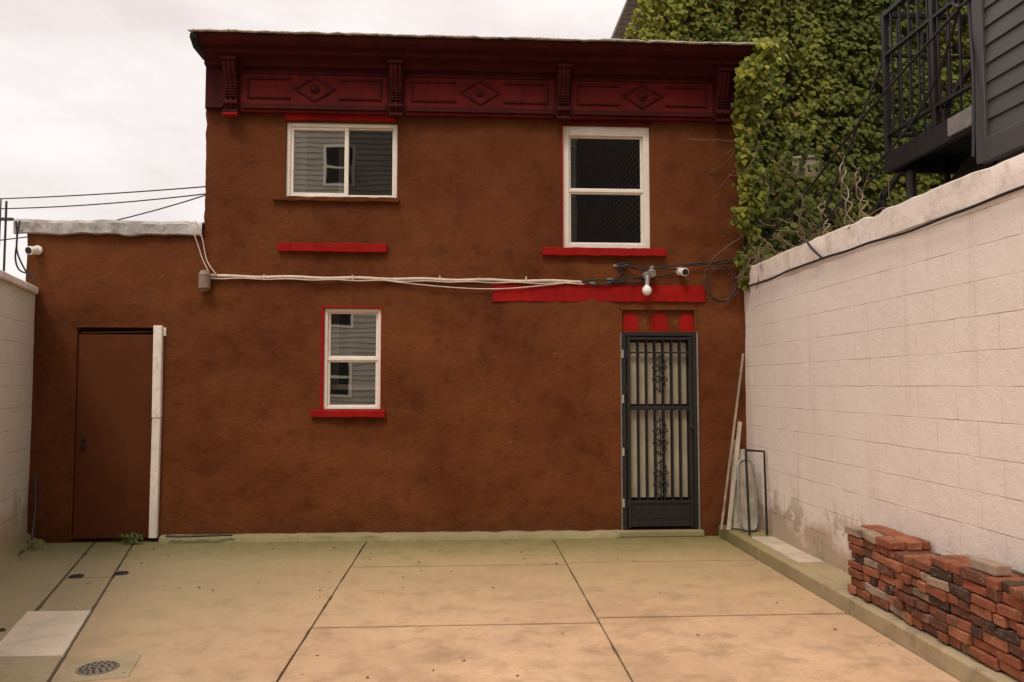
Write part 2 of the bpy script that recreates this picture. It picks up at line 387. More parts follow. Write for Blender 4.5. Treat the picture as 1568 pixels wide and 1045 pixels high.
def window(name,x0,x1,z0,z1,kind,glass,red=False):
    e=empty(name); e.parent=B
    y=YF+.035
    mb=MB(); fw=.035 if kind!='slider' else .042
    if kind=='big': fw=.07
    if red:
        r=MB(); rw=.03
        r.box(x0,x0+rw,YF-.004,y+.05,z0,z1); r.box(x1-rw*.4,x1,YF-.002,y+.05,z0,z1); r.box(x0+rw,x1-rw*.4,YF-.003,y+.05,z1-rw*.6,z1)
        r.obj("red_casing",M_red,e,.003); x0+=rw;x1-=rw*.4;z1-=rw*.6
    top=fw*(1.5 if kind=='big' else 1)
    mb.box(x0,x0+fw,y,y+.09,z0,z1); mb.box(x1-fw,x1,y,y+.09,z0,z1)
    mb.box(x0+fw,x1-fw,y+.001,y+.09,z1-top,z1); mb.box(x0+fw,x1-fw,y+.001,y+.09,z0,z0+fw*.8)
    ix0,ix1,iz0,iz1=x0+fw,x1-fw,z0+fw*.8,z1-top
    gl=MB()
    if kind=='slider':
        xm=ix0+(ix1-ix0)*.54; s=.032
        mb.box(ix0,ix0+s,y+.02,y+.06,iz0,iz1); mb.box(xm-s*.7,xm+s*.7,y+.012,y+.06,iz0,iz1)
        mb.box(ix0+s,xm-s*.7,y+.02,y+.06,iz1-s,iz1); mb.box(ix0+s,xm-s*.7,y+.02,y+.06,iz0,iz0+s)
        mb.box(xm+s*.7,ix1,y+.04,y+.07,iz1-s*.5,iz1); mb.box(xm+s*.7,ix1,y+.04,y+.07,iz0,iz0+s*.5); mb.box(ix1-s*.6,ix1,y+.041,y+.07,iz0+s*.5,iz1-s*.5)
        quad(gl,(ix0,y+.045,iz0),(xm,y+.045,iz0),(xm,y+.045,iz1),(ix0,y+.045,iz1),0)
        quad(gl,(xm,y+.055,iz0),(ix1,y+.055,iz0),(ix1,y+.055,iz1),(xm,y+.055,iz1),1)
    else:
        zm=iz0+(iz1-iz0)*(.49 if kind=='big' else .5); s=.026
        mb.box(ix0,ix1,y+.018,y+.06,zm-s*.6,zm+s*.6)
        for a,b_,yo in ((iz0,zm-s*.6,.03),(zm+s*.6,iz1,.04)):
            mb.box(ix0,ix0+s,y+yo,y+.07,a,b_); mb.box(ix1-s,ix1,y+yo,y+.07,a,b_)
            mb.box(ix0+s,ix1-s,y+yo+.001,y+.07,b_-s*.7,b_); mb.box(ix0+s,ix1-s,y+yo+.001,y+.07,a,a+s*.7)
        quad(gl,(ix0,y+.055,iz0),(ix1,y+.055,iz0),(ix1,y+.055,zm),(ix0,y+.055,zm),0)
        quad(gl,(ix0,y+.056,zm),(ix1,y+.056,zm),(ix1,y+.056,iz1),(ix0,y+.056,iz1),0)
    mb.obj("frame",M_white,e,.004)
    gl.obj("glass",glass,e)
    rm=MB(); X0,X1,Z0,Z1,Y0,Y1=x0-.15,x1+.15,z0-.2,z1+.1,y+.14,y+1.1
    quad(rm,(X0,Y1,Z0),(X1,Y1,Z0),(X1,Y1,Z1),(X0,Y1,Z1)); quad(rm,(X0,Y0,Z0),(X0,Y1,Z0),(X0,Y1,Z1),(X0,Y0,Z1))
    quad(rm,(X1,Y0,Z0),(X1,Y1,Z0),(X1,Y1,Z1),(X1,Y0,Z1)); quad(rm,(X0,Y0,Z1),(X1,Y0,Z1),(X1,Y1,Z1),(X0,Y1,Z1)); quad(rm,(X0,Y0,Z0),(X1,Y0,Z0),(X1,Y1,Z0),(X0,Y1,Z0))
    rm.obj("room",M_room,e)
    return e,(ix0,ix1,iz0,iz1,y)
def curtain(e,x0,x1,z0,z1,y):
    v=[];f=[];n=60
    for k in range(n+1):
        x=x0+(x1-x0)*k/n; yy_=y+.02*math.sin(k*1.1)+.01*math.sin(k*.37)
        v+=[(x,yy_,z0),(x,yy_,z1)]
    for k in range(n): f.append((2*k,2*k+2,2*k+3,2*k+1))
    mk("curtain",v,f,M_curt,e,smooth=True)
e,r_=window("sliding_window",-2.0,-.78,3.715,4.56,'slider',[M_gl,M_gls]); curtain(e,r_[0],r_[0]+.14,r_[2],r_[3],r_[4]+.16); curtain(e,r_[0]+.5,r_[0]+.62,r_[2],r_[3],r_[4]+.18)
e,r_=window("sash_window",1.07,2.06,3.185,4.58,'big',[M_gls])
e,r_=window("sash_window_small",-1.59,-.93,1.39,2.51,'small',[M_gl],True); curtain(e,r_[0],r_[0]+.10,r_[2]+.25,r_[3],r_[4]+.16)
mb=MB(); mb.box(r_[0]-.05,r_[1]+.05,r_[4]+.15,r_[4]+.17,1.60,1.66); mb.obj("sill_items",M_curt,e,.005)
def ledge(name,x0,x1,z0,z1,proj,mat,tilt=0):
    n=max(2,int((x1-x0)/.05)); v=[];f=[]
    for k in range(n+1):
        x=x0+(x1-x0)*k/n; a=nz(x*6,z0,2)*.009+nz(x*17,z0,2)*.006; b_=nz(x*6,z1,8)*.008+nz(x*19,z1,2)*.005; t=tilt*(k/n)
        v+=[(x,YF-proj+b_,z0+a+t),(x,YF-proj-.004+a,z1+b_+t),(x,YF+.03,z1+b_*.5+t+.006),(x,YF+.03,z0+a+t)]
    for k in range(n):
        o=4*k
        for q in range(4): f.append((o+q,o+(q+1)%4,o+4+(q+1)%4,o+4+q))
    f+= [(0,3,2,1),(4*n,4*n+1,4*n+2,4*n+3)]
    o=mk(name,v,f,mat,B,bevel=.005); fixn(o)
ledge("window_sill_upper_left",-2.13,-.75,3.665,3.712,.05,M_st)
ledge("lintel_red",-2.01,-.80,4.575,4.665,.02,M_red)
ledge("ledge_red",-2.06,-.885,3.105,3.20,.055,M_red)
ledge("window_sill_upper_right",.83,2.22,3.09,3.178,.06,M_red)
ledge("lintel_red_r",1.06,2.07,4.585,4.62,.02,M_fr)
ledge("window_sill_lower",-1.68,-.885,1.305,1.382,.055,M_red)
ledge("red_band",.28,2.67,2.575,2.765,.026,M_red,.005)
mb=MB(); mb.box(1.05,1.068,YF-.012,YF+.03,3.18,4.58); mb.obj("red_jamb",M_red,B,.002)

# cornice
mb=MB()
prof=[(8.64,4.66),(8.53,4.66),(8.53,5.12),(8.47,5.13),(8.47,5.165),(8.43,5.19),(8.36,5.215),(8.345,5.225),(8.345,5.265),(8.29,5.275),(8.245,5.305),(8.22,5.345),(8.215,5.375),(8.64,5.40)]
mb.poly_extrude_x(prof,-2.86,3.12)
mb.obj("cornice",M_cor,B,.006)
mb=MB()
bc=[-2.57,-.79,1.06,2.86]
for a,b_ in zip(bc[:-1],bc[1:]):
    x0,x1=a+.11,b_-.11; cx=(x0+x1)/2
    mb.box(x0,x1,8.495,8.54,4.665,4.70); mb.box(x0,x1,8.505,8.54,4.70,4.725)
    mb.box(x0,x1,8.51,8.54,5.06,5.085)
    for u0,u1 in ((x0+.05,cx-.26),(cx+.26,x1-.05)):
        mb.box(u0,u1,8.508,8.54,4.785,4.808); mb.box(u0,u1,8.508,8.54,4.995,5.018)
        mb.box(u0,u0+.022,8.508,8.54,4.808,4.995) if u0<cx-.3 else mb.box(u1-.022,u1,8.508,8.54,4.808,4.995)
    L=.235;Hh=.145; cz=4.90
    for sx in(-1,1):
        for sz in(-1,1):
            p1=(cx+sx*L,cz);p2=(cx,cz+sz*Hh)
            q1=(cx+sx*(L-.045),cz);q2=(cx,cz+sz*(Hh-.03))
            mb.poly_extrude_y([p1,p2,q2,q1] if sx*sz>0 else [p1,q1,q2,p2],8.508,8.54)
    mb.cyl((cx,8.51,cz),(cx,8.54,cz),.05,.058,n=20); mb.cyl((cx,8.495,cz),(cx,8.51,cz),.020,.040,n=16)
for a,b_ in ((-2.86,bc[0]-.09),(bc[3]+.09,3.12)):
    mb.box(a+.02,b_,8.497,8.54,4.665,4.70)
mb.obj("frieze_mouldings",M_cor,B,.004)
mb=MB()
for a,b_ in zip(bc[:-1],bc[1:]):
    mb.box(a+.10,b_-.10,8.524,8.535,4.73,5.055)
mb.obj("frieze_panels",M_fr,B)
mb=MB()
for a,b_ in zip(bc[:-1],bc[1:]): mb.box(a+.10,b_-.10,8.518,8.60,4.632,4.663)
mb.obj("frieze_lower_edge",M_fr,B,.004)
for c_ in bc:
    mb=MB()
    pr=[(8.54,4.62),(8.50,4.62),(8.475,4.66),(8.465,4.72),(8.475,4.80),(8.46,4.88),(8.43,4.96),(8.39,5.03),(8.36,5.10),(8.36,5.20),(8.54,5.20)]
    for dx in (-.045,0,.045):
        mb.poly_extrude_x([(y+(0 if dx==0 else .008),z) for y,z in pr],c_+dx-.016,c_+dx+.016)
    mb.poly_extrude_x([(y+.018 if y<8.53 else y,z) for y,z in pr],c_-.07,c_+.07)
    mb.box(c_-.085,c_+.085,8.345,8.54,5.145,5.175); mb.box(c_-.08,c_+.08,8.46,8.54,4.605,4.635); mb.box(c_-.08,c_+.08,8.44,8.54,5.0,5.012)
    mb.cyl((c_-.076,8.475,4.71),(c_+.076,8.475,4.71),.026,n=16)
    for k in range(5): mb.box(c_-.06,c_+.06,8.455,8.50,4.775+k*.03,4.788+k*.03)
    mb.obj("bracket",M_cor,B,.003)
mb=MB(); mb.box(bc[0]-.08,bc[0]+.08,8.455,8.54,4.575,4.60); mb.obj("bracket_foot_red",M_red,B,.003)
v=[];f=[];n=300
for i in range(n+1):
    x=-2.94+(6.11)*i/n
    a=nz(x*2.2,1,1)*.016+nz(x*9,1,4)*.010
    pts=[(8.205,5.372+nz(x*13,5,1)*.008),(8.18,5.378),(8.185,5.392+a),(8.24,5.402+a),(8.6,5.41),(10.38,5.28)]
    for k,(y,z) in enumerate(pts): v.append((x,y+nz(x*7,k,1)*.014,z+(a if k<2 else 0)*.6))
for i in range(n):
    for k in range(5):
        a=i*6+k; f.append((a,a+6,a+7,a+1))
ro=mk("roof_edge",v,f,M_tar,B,smooth=True); so=ro.modifiers.new("s","SOLIDIFY"); so.thickness=.008
mb=MB(); mb.poly_extrude_x([(8.22,5.37),(8.205,5.31),(8.33,5.24),(8.64,5.24),(8.64,5.405)],-2.93,-2.855); mb.obj("cornice_return",M_gap,B,.01)
v=[];f=[];n=110
for i in range(n+1):
    x=-4.84+(1.97)*i/n
    a=nz(x*2.2,1,1)*.020+nz(x*8,1,4)*.010
    low=3.27+nz(x*4,9,4)*.03
    pts=[(8.575,low),(8.55,low+.012),(8.552,low+.06+a),(8.545,3.39+a),(8.57,3.425+a),(8.68,3.43+a),(9.3,3.40),(10.35,3.38)]
    for k,(y,z) in enumerate(pts): v.append((x,y+nz(x*6,k,1)*.02,z))
for i in range(n):
    for k in range(7):
        a=i*8+k; f.append((a,a+8,a+9,a+1))
ro=mk("low_wing_roof",v,f,M_silver,B,smooth=True); so=ro.modifiers.new("s","SOLIDIFY"); so.thickness=.01
es=ro.modifiers.new("e","EDGE_SPLIT"); es.split_angle=rad(40)

d=empty("side_door"); d.parent=B
mb=MB(); mb.box(-4.155,-3.345,8.610,8.66,.03,2.195); mb.obj("leaf",M_door,d,.004)
mb=MB(); mb.box(-4.17,-3.30,8.70,8.74,0,2.28); mb.obj("dark_gap",M_gap,d)
mb=MB(); mb.box(-4.185,-4.165,8.592,8.66,0,2.29); mb.box(-4.165,-3.36,8.592,8.66,2.268,2.292); mb.obj("casing",M_st,d,.004)
mb=MB(); mb.box(-4.14,-3.40,8.625,8.64,2.215,2.23,rot=Matrix.Rotation(rad(-1.1),3,'Y')); mb.obj("top_strip",M_door,d)
mb=MB()
for z in(1.08,1.00): mb.cyl((-4.07,8.610,z),(-4.07,8.60,z),.028,n=18); mb.cyl((-4.07,8.60,z),(-4.07,8.57,z),.016 if z>1.05 else .024,n=16)
mb.obj("knobs",M_blk,d,.003)
mb=MB(); mb.box(-3.345,-3.262,8.545,8.598,.04,1.30,rot=Matrix.Rotation(rad(.2),3,'Y')); mb.box(-3.348,-3.26,8.54,8.598,1.305,2.29,rot=Matrix.Rotation(rad(-.4),3,'Y')); mb.box(-3.262,-3.235,8.58,8.61,2.18,2.27)
mb.obj("white_jamb_board",M_board,d,.004)

# ------------------------------------------------------------------ security door + transom
D=empty("security_door"); D.parent=B
x0,x1,z0,z1=1.715,2.555,.07,2.235
mb=MB()
mb.box(x0,x0+.045,8.575,8.64,z0,z1); mb.box(x1-.045,x1,8.575,8.64,z0,z1); mb.box(x0+.045,x1-.045,8.576,8.64,z1-.035,z1)
lx0,lx1=x0+.055,x1-.055
mb.box(lx0,lx0+.035,8.56,8.60,z0+.02,z1-.045); mb.box(lx1-.035,lx1,8.56,8.60,z0+.02,z1-.045)
for zz,t in ((2.17,.03),(2.015,.02),(1.40,.045),(.37,.03),(.13,.05)):
    mb.box(lx0+.035,lx1-.035,8.561,8.599,zz-t/2,zz+t/2)
mb.box(lx0+.035,lx1-.035,8.575,8.592,.15,.36)
mb.box(lx0+.09,lx1-.09,8.570,8.580,.19,.32)
nb=7
for k in range(1,nb):
    x=lx0+.035+(lx1-lx0-.07)*k/nb
    mb.box(x-.0075,x+.0075,8.568,8.588,.38,2.15)
for z in (.35,.98,1.6,2.0): mb.cyl((x0+.045,8.56,z-.04),(x0+.045,8.56,z+.04),.012)
mb.obj("iron_grille",M_blk,D,.002)
mb=MB()
for z in (.36,.92,1.50,2.0): mb.box(x0-.004,x0+.018,8.565,8.576,z-.045,z+.045)
mb.obj("hinge_plates",M_lath,D,.002)
cx=(lx0+lx1)/2
sc=[]
def spiral(cx_,cz_,r,sx,sz,turns=1.3):
    pts=[]
    for k in range(22):
        t=k/21; a=t*turns*2*math.pi; rr=r*(1-.72*t)
        pts.append((cx_+sx*(rr*math.cos(a)-r*.15),8.56,cz_+sz*rr*math.sin(a)))
    return pts
for zc in (1.78,1.08,.62):
    for sx in(-1,1):
        for sz in(-1,1):
            c0=(cx+sx*.045,zc+sz*.055); sc.append(spiral(c0[0],c0[1],.045,sx,sz))
            sc.append([(cx+sx*.0,8.56,zc+sz*.20),(cx+sx*.03,8.56,zc+sz*.17),(cx+sx*.065,8.56,zc+sz*.13),(cx+sx*.05,8.56,zc+sz*.09),(cx+sx*.02,8.56,zc+sz*.10)])
    sc.append([(cx,8.558,zc-.22),(cx,8.558,zc+.22)])
tube("scrolls",sc,.008,M_blk,D)
M_db=simple("door_behind",(.34,.30,.215),.5,.22,3,0)
mb=MB(); mb.box(x0+.045,x1-.045,8.66,8.70,z0,z1); mb.obj("inner_door",M_gap,D)
mb=MB(); k_=(lx1-lx0-.07)/nb
for k in range(nb):
    a=lx0+.035+k_*k; 
    mb.box(a+.010,a+k_-.010,8.632,8.655,1.44,2.13); mb.box(a+.010,a+k_-.010,8.632,8.655,.41,1.37)
mb.obj("inner_blinds",M_db,D,.004)
mb=MB(); mb.box(lx1-.035,lx1-.005,8.535,8.56,1.18,1.32); mb.cyl((lx1-.02,8.53,1.20),(lx1-.02,8.50,1.20),.02,n=16); mb.obj("lock",M_blk,D,.002)
mb=MB(); mb.box(1.62,2.60,8.50,8.64,.0,.066); mb.obj("threshold",M_foot,B,.012,seg=2)
mb=MB(); mb.box(2.557,2.573,8.572,8.62,.07,2.24); mb.box(1.702,1.713,8.585,8.62,.07,2.24); mb.obj("jamb_strips",M_grey,D)
mb=MB(); mb.box(1.71,2.57,8.63,8.66,2.235,2.51); mb.obj("transom_panel",M_st,B)
mb=MB(); mb.box(1.715,2.57,8.585,8.635,2.49,2.515); mb.box(1.70,1.725,8.585,8.635,2.24,2.49); mb.box(2.545,2.57,8.586,8.635,2.24,2.49); mb.box(1.725,2.545,8.59,8.635,2.237,2.25); mb.obj("transom_frame",M_st,B,.004)
mb=MB()
for a,b_ in ((1.735,1.915),(2.045,2.255),(2.375,2.545)):
    c_=(a+b_)/2; w=(b_-a)/2; pr=[(a,2.252),(b_,2.252)]
    for k in range(0,13):
        t=math.pi*k/12; pr.append((c_+w*math.cos(t)*(.97),2.36+.105*math.sin(t)))
    mb.poly_extrude_y(pr,8.618,8.64)
mb.obj("transom_arches",M_red,B)

# ------------------------------------------------------------------ right wall
W=empty("white_block_wall")
v=[];f=[]; ys_=[ -6+ (14.62)*k/190 for k in range(191)]; zs_=[-.05+2.84*k/30 for k in range(31)]
for y in ys_:
    for z in zs_: v.append((3.12+nz(1,y*.9,z*.9)*.012+nz(4,y*4,z*4)*.004,y,z))
nz_=len(zs_)
for i in range(len(ys_)-1):
    for k in range(nz_-1):
        a=i*nz_+k; f.append((a,a+1,a+nz_+1,a+nz_))
mk("block_face",v,f,M_wr,W,smooth=True)
mb=MB(); mb.box(3.14,3.33,-6,8.62,-.05,2.78); mb.obj("block_core",M_wr,W)
v=[];f=[]; n=400
for i in range(n+1):
    y=-6+14.9*i/n
    a=nz(y*1.3,2,1)*.020+nz(y*6,2,1)*.012+max(0,nz(y*2.7,5,1)-.3)*-.06; c_=nz(y*2,7,1)*.006+nz(y*9,7,1)*.003
    for x,z in ((3.125,2.752+a*.3),(3.106+c_,2.758+a*.3),(3.106+c_,2.85),(3.107+c_*.5,2.952+a),(3.114,2.960+a),(3.33,2.955+a),(3.34,2.76)): v.append((x,y,z))
for i in range(n):
    for k in range(6):
        a=i*7+k; f.append((a,a+1,a+8,a+7))
o=mk("parged_cap",v,f,M_cap,W,smooth=True)
es=o.modifiers.new("e","EDGE_SPLIT"); es.split_angle=rad(35)
tube("wall_cable",[[(3.084,8.55-.12*k,2.742+.012*math.sin((8.55-.12*k)*2.1)+nz((8.55-.12*k)*2)*.018) for k in range(0,90)],
   [(3.10,6.9,2.95),(3.08,6.75,2.86),(3.09,6.6,2.76)]],.010,M_cable)

# ------------------------------------------------------------------ left wall
Lw=empty("grey_block_wall")
dv=Vector((.27,-.963,0)).normalized(); p0=Vector((-4.62,8.62,0)); nr=Vector((dv.y,-dv.x,0))
def lwbox(name,t0,t1,o0,o1,z0,z1,mat,bev=.006):
    vs=[]
    for z in(z0,z1):
        for t,o in((t0,o0),(t1,o0),(t1,o1),(t0,o1)): q=p0+dv*t+nr*o; vs.append((q.x,q.y,z))
    o=mk(name,vs,[(0,1,2,3),(4,5,6,7),(0,1,5,4),(1,2,6,5),(2,3,7,6),(3,0,4,7)],mat,Lw,bevel=bev); fixn(o)
lwbox("blocks",0,6.5,0,.2,-.05,2.62,M_wl,0)
lwbox("coping",0,6.5,-.03,.24,2.622,2.70,M_cap,.012)

# ------------------------------------------------------------------ brick stack
bk=MB()
def brickmat(name,c1,c2):
    c1=tuple(q*.86 for q in c1); c2=tuple(q*.86 for q in c2)
    m,nt,b=newmat(name); co=coord(nt)
    c=mix(nt,ramp(nt,noisen(nt,co,14,5,.65),[(.3,0),(.7,1)]),c1,c2)
    c=mix(nt,ramp(nt,noisen(nt,co,38,4,.7),[(.58,0),(.68,.6)]),c,(.40,.31,.24))
    n5=noisen(nt,co,5,6,.65)
    c=mix(nt,ramp(nt,n5,[(.50,0),(.70,.75)]),c,(.07,.05,.03))
    c=mix(nt,ramp(nt,n5,[(.28,.5),(.40,0)]),c,(.34,.25,.18))
    nt.links.new(c,b.inputs["Base Color"]); b.inputs["Roughness"].default_value=.92; b.inputs["Specular IOR Level"].default_value=.15
    nt.links.new(hsum(nt,[(noisen(nt,co,90,3,.7),.004),(noisen(nt,co,18,4,.7),.010)]),b.inputs["Normal"]); return m
bmats=[brickmat("brick_red",(.24,.075,.04),(.34,.115,.062)),brickmat("brick_orange",(.31,.115,.055),(.41,.165,.085)),
       brickmat("brick_dark",(.13,.050,.034),(.20,.078,.050)),brickmat("brick_mortared",(.32,.22,.16),(.42,.30,.22)),brickmat("brick_black",(.05,.03,.024),(.10,.055,.04)),brickmat("brick_mossy",(.14,.11,.05),(.22,.13,.07))]
def pickm():
    r=random.random(); return 0 if r<.40 else 1 if r<.56 else 2 if r<.80 else 3 if r<.88 else 4 if r<.95 else 5
bh=.0605
for c_ in range(8):
    z=.13+c_*bh
    y=5.74-random.uniform(0,.04)
    while y>1.6:
        header=random.random()<(.30 if c_%2 else .55)
        L=(.098 if header else .203)*random.uniform(.86,1.03)
        off=random.uniform(-.016,.018)
        rot=Matrix.Rotation(rad(random.gauss(0,2.8)),3,'Z')@Matrix.Rotation(rad(random.gauss(0,1.5)),3,'X')
        if c_==7 and random.random()<.06: y-=L; continue
        h=.0565*random.uniform(.93,1.02)
        if header: bk.box(2.83+off,3.035+off,y-L,y,z,z+h,pickm(),rot,jit=.005)
        else:
            bk.box(2.83+off,2.93+off,y-L,y,z,z+h,pickm(),rot,jit=.005)
            bk.box(2.94,3.04,y-L,y,z,z+h,pickm(),rot,jit=.005)
        bk.box(3.045,3.095,y-L,y,z,z+.055,pickm(),jit=.004)
        y-=L+random.uniform(.002,.014)
for y in (2.6,3.5,4.15):
    z=.13+8*bh
    bk.box(2.86,2.96,y,y+.2,z,z+.057,pickm(),Matrix.Rotation(rad(random.uniform(-25,60)),3,'Z'),jit=.003)
bo=bk.obj("brick_stack",bmats,None,.008,seg=2)

# ------------------------------------------------------------------ ivy
def leafmesh(name,items,mat,parent=None):
    V=[];Fs=[];cols=[]
    for p_,nrm,s,c in items:
        nrm=nrm.normalized(); down=Vector((random.uniform(-.5,.5),random.uniform(-.2,.2),-1)); down=(down-nrm*down.dot(nrm)).normalized()
        sd=nrm.cross(down); i=len(V)
        w=s*random.uniform(.85,1.1)
        for a,b_,h in ((0,0,0),(-.52*w,.22*s,-.10*s),(-.34*w,.66*s,-.06*s),(0,1.05*s,-.12*s),(.34*w,.66*s,-.06*s),(.52*w,.22*s,-.10*s),(0,.45*s,.05*s)):
            V.append(p_+sd*a+down*b_+nrm*h)
        Fs+=[(i,i+1,i+2,i+6),(i+6,i+2,i+3),(i+6,i+3,i+4),(i,i+6,i+4,i+5)]
        cols+=[c]*4
    o=mk(name,V,Fs,mat,parent)
    at=o.data.color_attributes.new("leafcol",'FLOAT_COLOR','CORNER')
    buf=[]
    for poly,c in zip(o.data.polygons,cols): buf+= [c[0],c[1],c[2],1.0]*poly.loop_total
    at.data.foreach_set("color",buf); return o
m,nt,b=newmat("ivy_leaf"); at=N(nt,"ShaderNodeAttribute"); at.attribute_name="leafcol"
nt.links.new(at.outputs["Color"],b.inputs["Base Color"]); b.inputs["Roughness"].default_value=.55; b.inputs["Specular IOR Level"].default_value=.2
out=nt.nodes["Material Output"]; tr=N(nt,"ShaderNodeBsdfTranslucent"); nt.links.new(at.outputs["Color"],tr.inputs[0])
mx=N(nt,"ShaderNodeMixShader"); mx.inputs[0].default_value=.25; nt.links.new(b.outputs[0],mx.inputs[1]); nt.links.new(tr.outputs[0],mx.inputs[2]); nt.links.new(mx.outputs[0],out.inputs[0])
M_leaf=m
def leafcol(x,z,bright=1,yel=0):
    n=nz(x*.9,z*.9,3)*.5+.5; r=random.random()
    base=Vector((.060,.088,.009)).lerp(Vector((.150,.165,.018)),min(1,max(0,n*.7+r*.5-.15)))
    if yel: base=base.lerp(Vector((.34,.33,.035)),yel)
    if r>.94: base=base.lerp(Vector((.24,.15,.03)),.5)
    return base*bright*random.uniform(.7,1.25)
items=[]
YI=10.42
def edge(z): return 2.05+(z-6.41)*.40
for k in range(36000):
    z=random.uniform(2.9,8.3); x=random.uniform(1.9 if z>5.2 else 3.1,9.4)
    if x<edge(z)+.08+.08*nz(z*3): continue
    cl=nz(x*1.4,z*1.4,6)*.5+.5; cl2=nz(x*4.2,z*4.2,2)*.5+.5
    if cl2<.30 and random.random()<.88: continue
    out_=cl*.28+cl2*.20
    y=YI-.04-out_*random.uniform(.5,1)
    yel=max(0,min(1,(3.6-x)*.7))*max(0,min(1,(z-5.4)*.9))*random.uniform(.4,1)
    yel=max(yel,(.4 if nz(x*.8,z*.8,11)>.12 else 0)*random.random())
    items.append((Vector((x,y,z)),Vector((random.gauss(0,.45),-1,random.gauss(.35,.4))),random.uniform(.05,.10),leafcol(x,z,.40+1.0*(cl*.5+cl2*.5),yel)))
leafmesh("ivy_covering",items,M_leaf)
NB=empty("ivy_covered_brick_building")
def brickwall(name):
    m,nt,b=newmat(name); co=coord(nt); x,y,z=sepxyz(nt,co); cb=nt.nodes.new("ShaderNodeCombineXYZ"); nt.links.new(math_(nt,'ADD',x,y),cb.inputs[0]); nt.links.new(z,cb.inputs[1])
    br=nt.nodes.new("ShaderNodeTexBrick"); nt.links.new(cb.outputs[0],br.inputs["Vector"]); br.inputs["Scale"].default_value=1
    br.inputs["Brick Width"].default_value=.21; br.inputs["Row Height"].default_value=.068; br.inputs["Mortar Size"].default_value=.008
    br.inputs["Color1"].default_value=(.075,.04,.026,1); br.inputs["Color2"].default_value=(.05,.03,.02,1); br.inputs["Mortar"].default_value=(.09,.075,.06,1)
    nt.links.new(br.outputs[0],b.inputs[0]); b.inputs["Roughness"].default_value=.9; return m
M_bw=brickwall("old_brickwork")
mb=MB(); mb.poly_extrude_y([(1.42,5.0),(9.8,5.0),(9.8,9.0),(3.02,9.0)] ,YI,YI+6); mb.box(3.1,9.8,YI,YI+6,0,4.995); mb.obj("brick_walls",M_bw,NB)

items=[]
def blob(cx_,cy,cz,rx,ry,rz,n,s0,s1,br,yel=0):
    for k in range(n):
        d=Vector((random.gauss(0,1),random.gauss(0,1),random.gauss(0,1))); d.normalize(); d*=random.random()**.45
        x,y,z=cx_+d.x*rx,cy+d.y*ry,cz+d.z*rz
        if nz(x*5,y*5,z*5)<-.16: continue
        if x<3.16 and 8.5<y: y=8.5-random.random()*.12
        nrm=Vector((d.x*.6+random.gauss(0,.4),-1+d.y*.3,random.gauss(.35,.4)))
        items.append((Vector((x,y,z)),nrm,random.uniform(s0,s1),leafcol(x,z,br*(.6+.6*random.random()),yel*random.random())))
blob(3.28,8.30,5.34,.24,.20,.18,340,.05,.095,1.25,.9)
blob(3.16,8.32,5.08,.20,.2,.25,340,.05,.095,1.15,.8)
blob(3.13,8.42,4.72,.17,.16,.30,330,.05,.09,1.1,.6)
blob(3.11,8.45,4.30,.15,.14,.30,280,.045,.085,1.05,.5)
blob(3.18,8.47,3.90,.20,.14,.28,340,.045,.085,1.1,.6)
blob(3.12,8.45,3.55,.20,.16,.28,300,.045,.085,1.0,.5)
blob(3.20,8.48,3.10,.22,.2,.28,260,.04,.08,.85,.3)
blob(3.09,8.44,2.80,.08,.08,.22,50,.04,.07,.85,.4)
blob(3.75,9.1,3.5,.5,.3,.65,900,.05,.10,.8,.2)
blob(4.2,9.6,4.1,.8,.35,.9,1600,.05,.10,.8,.2)
blob(3.5,8.3,3.02,.3,.7,.13,340,.04,.08,.8,.3)
blob(3.9,7.5,3.08,.5,1.1,.2,420,.04,.08,.7,.2)
leafmesh("ivy_vine",items,M_leaf)
tw=[]
def twig(p,d,L,n=9,droop=.1,w=.5):
    pts=[Vector(p)]; d=Vector(d).normalized()
    for k in range(n):
        d=(d+Vector((random.gauss(0,w*.3),random.gauss(0,w*.3),random.gauss(0,w*.3)-droop*.3))).normalized()
        pts.append(pts[-1]+d*L/n)
    return pts
for k in range(34):
    y=random.uniform(6.0,8.5); tw.append(twig((3.2+random.uniform(-.05,.2),y,2.95),(random.gauss(-.1,.6),random.gauss(0,.6),1),random.uniform(.2,.55),droop=.2,w=.9))
for k in range(24): tw.append(twig((3.12+random.uniform(-.12,.2),8.45,random.uniform(3.0,4.8)),(random.gauss(.1,.7),-.2,-1),random.uniform(.3,.8),w=.8))
for k in range(14): tw.append(twig((3.12,8.5-random.random()*.5,3.1),(random.gauss(-.1,.3),-.2,-1),random.uniform(.15,.5),w=.9))
tube("vine_stems",tw,.0045,simple("vine_bark",(.15,.10,.06),.9),None)
cu=[]
for (yy0,zz0,hh) in ((6.35,3.02,.62),(6.1,3.02,.45),(6.75,3.0,.35)):
    for r0 in (0,2.1):
        pts=[]
        for k in range(34):
            t=k/33; pts.append((3.22+.04*math.cos(t*13+r0)*(.6+t),yy0+.05*math.sin(t*15+r0)+t*.14+nz(t*6,yy0,r0)*.05,zz0+hh*t))
        cu.append(pts)
tube("dry_tendrils",cu,.0055,simple("dry_vine",(.30,.23,.16),.9),None)

fl=empty("wall_floodlight",(4.30,9.6,4.42)); mb=MB(); mb.box(-.13,.13,-.10,.02,-.11,.11); mb.box(-.16,.16,-.12,-.10,-.14,-.11); mb.box(-.16,.16,-.12,-.10,.11,.14); mb.box(-.16,-.13,-.12,-.10,-.11,.11); mb.box(.13,.16,-.12,-.10,-.11,.11); mb.box(-.03,.03,.02,.8,-.03,.03)
mb.obj("housing",M_lath,fl,.005)
fl.rotation_euler=(rad(8),0,rad(-18))

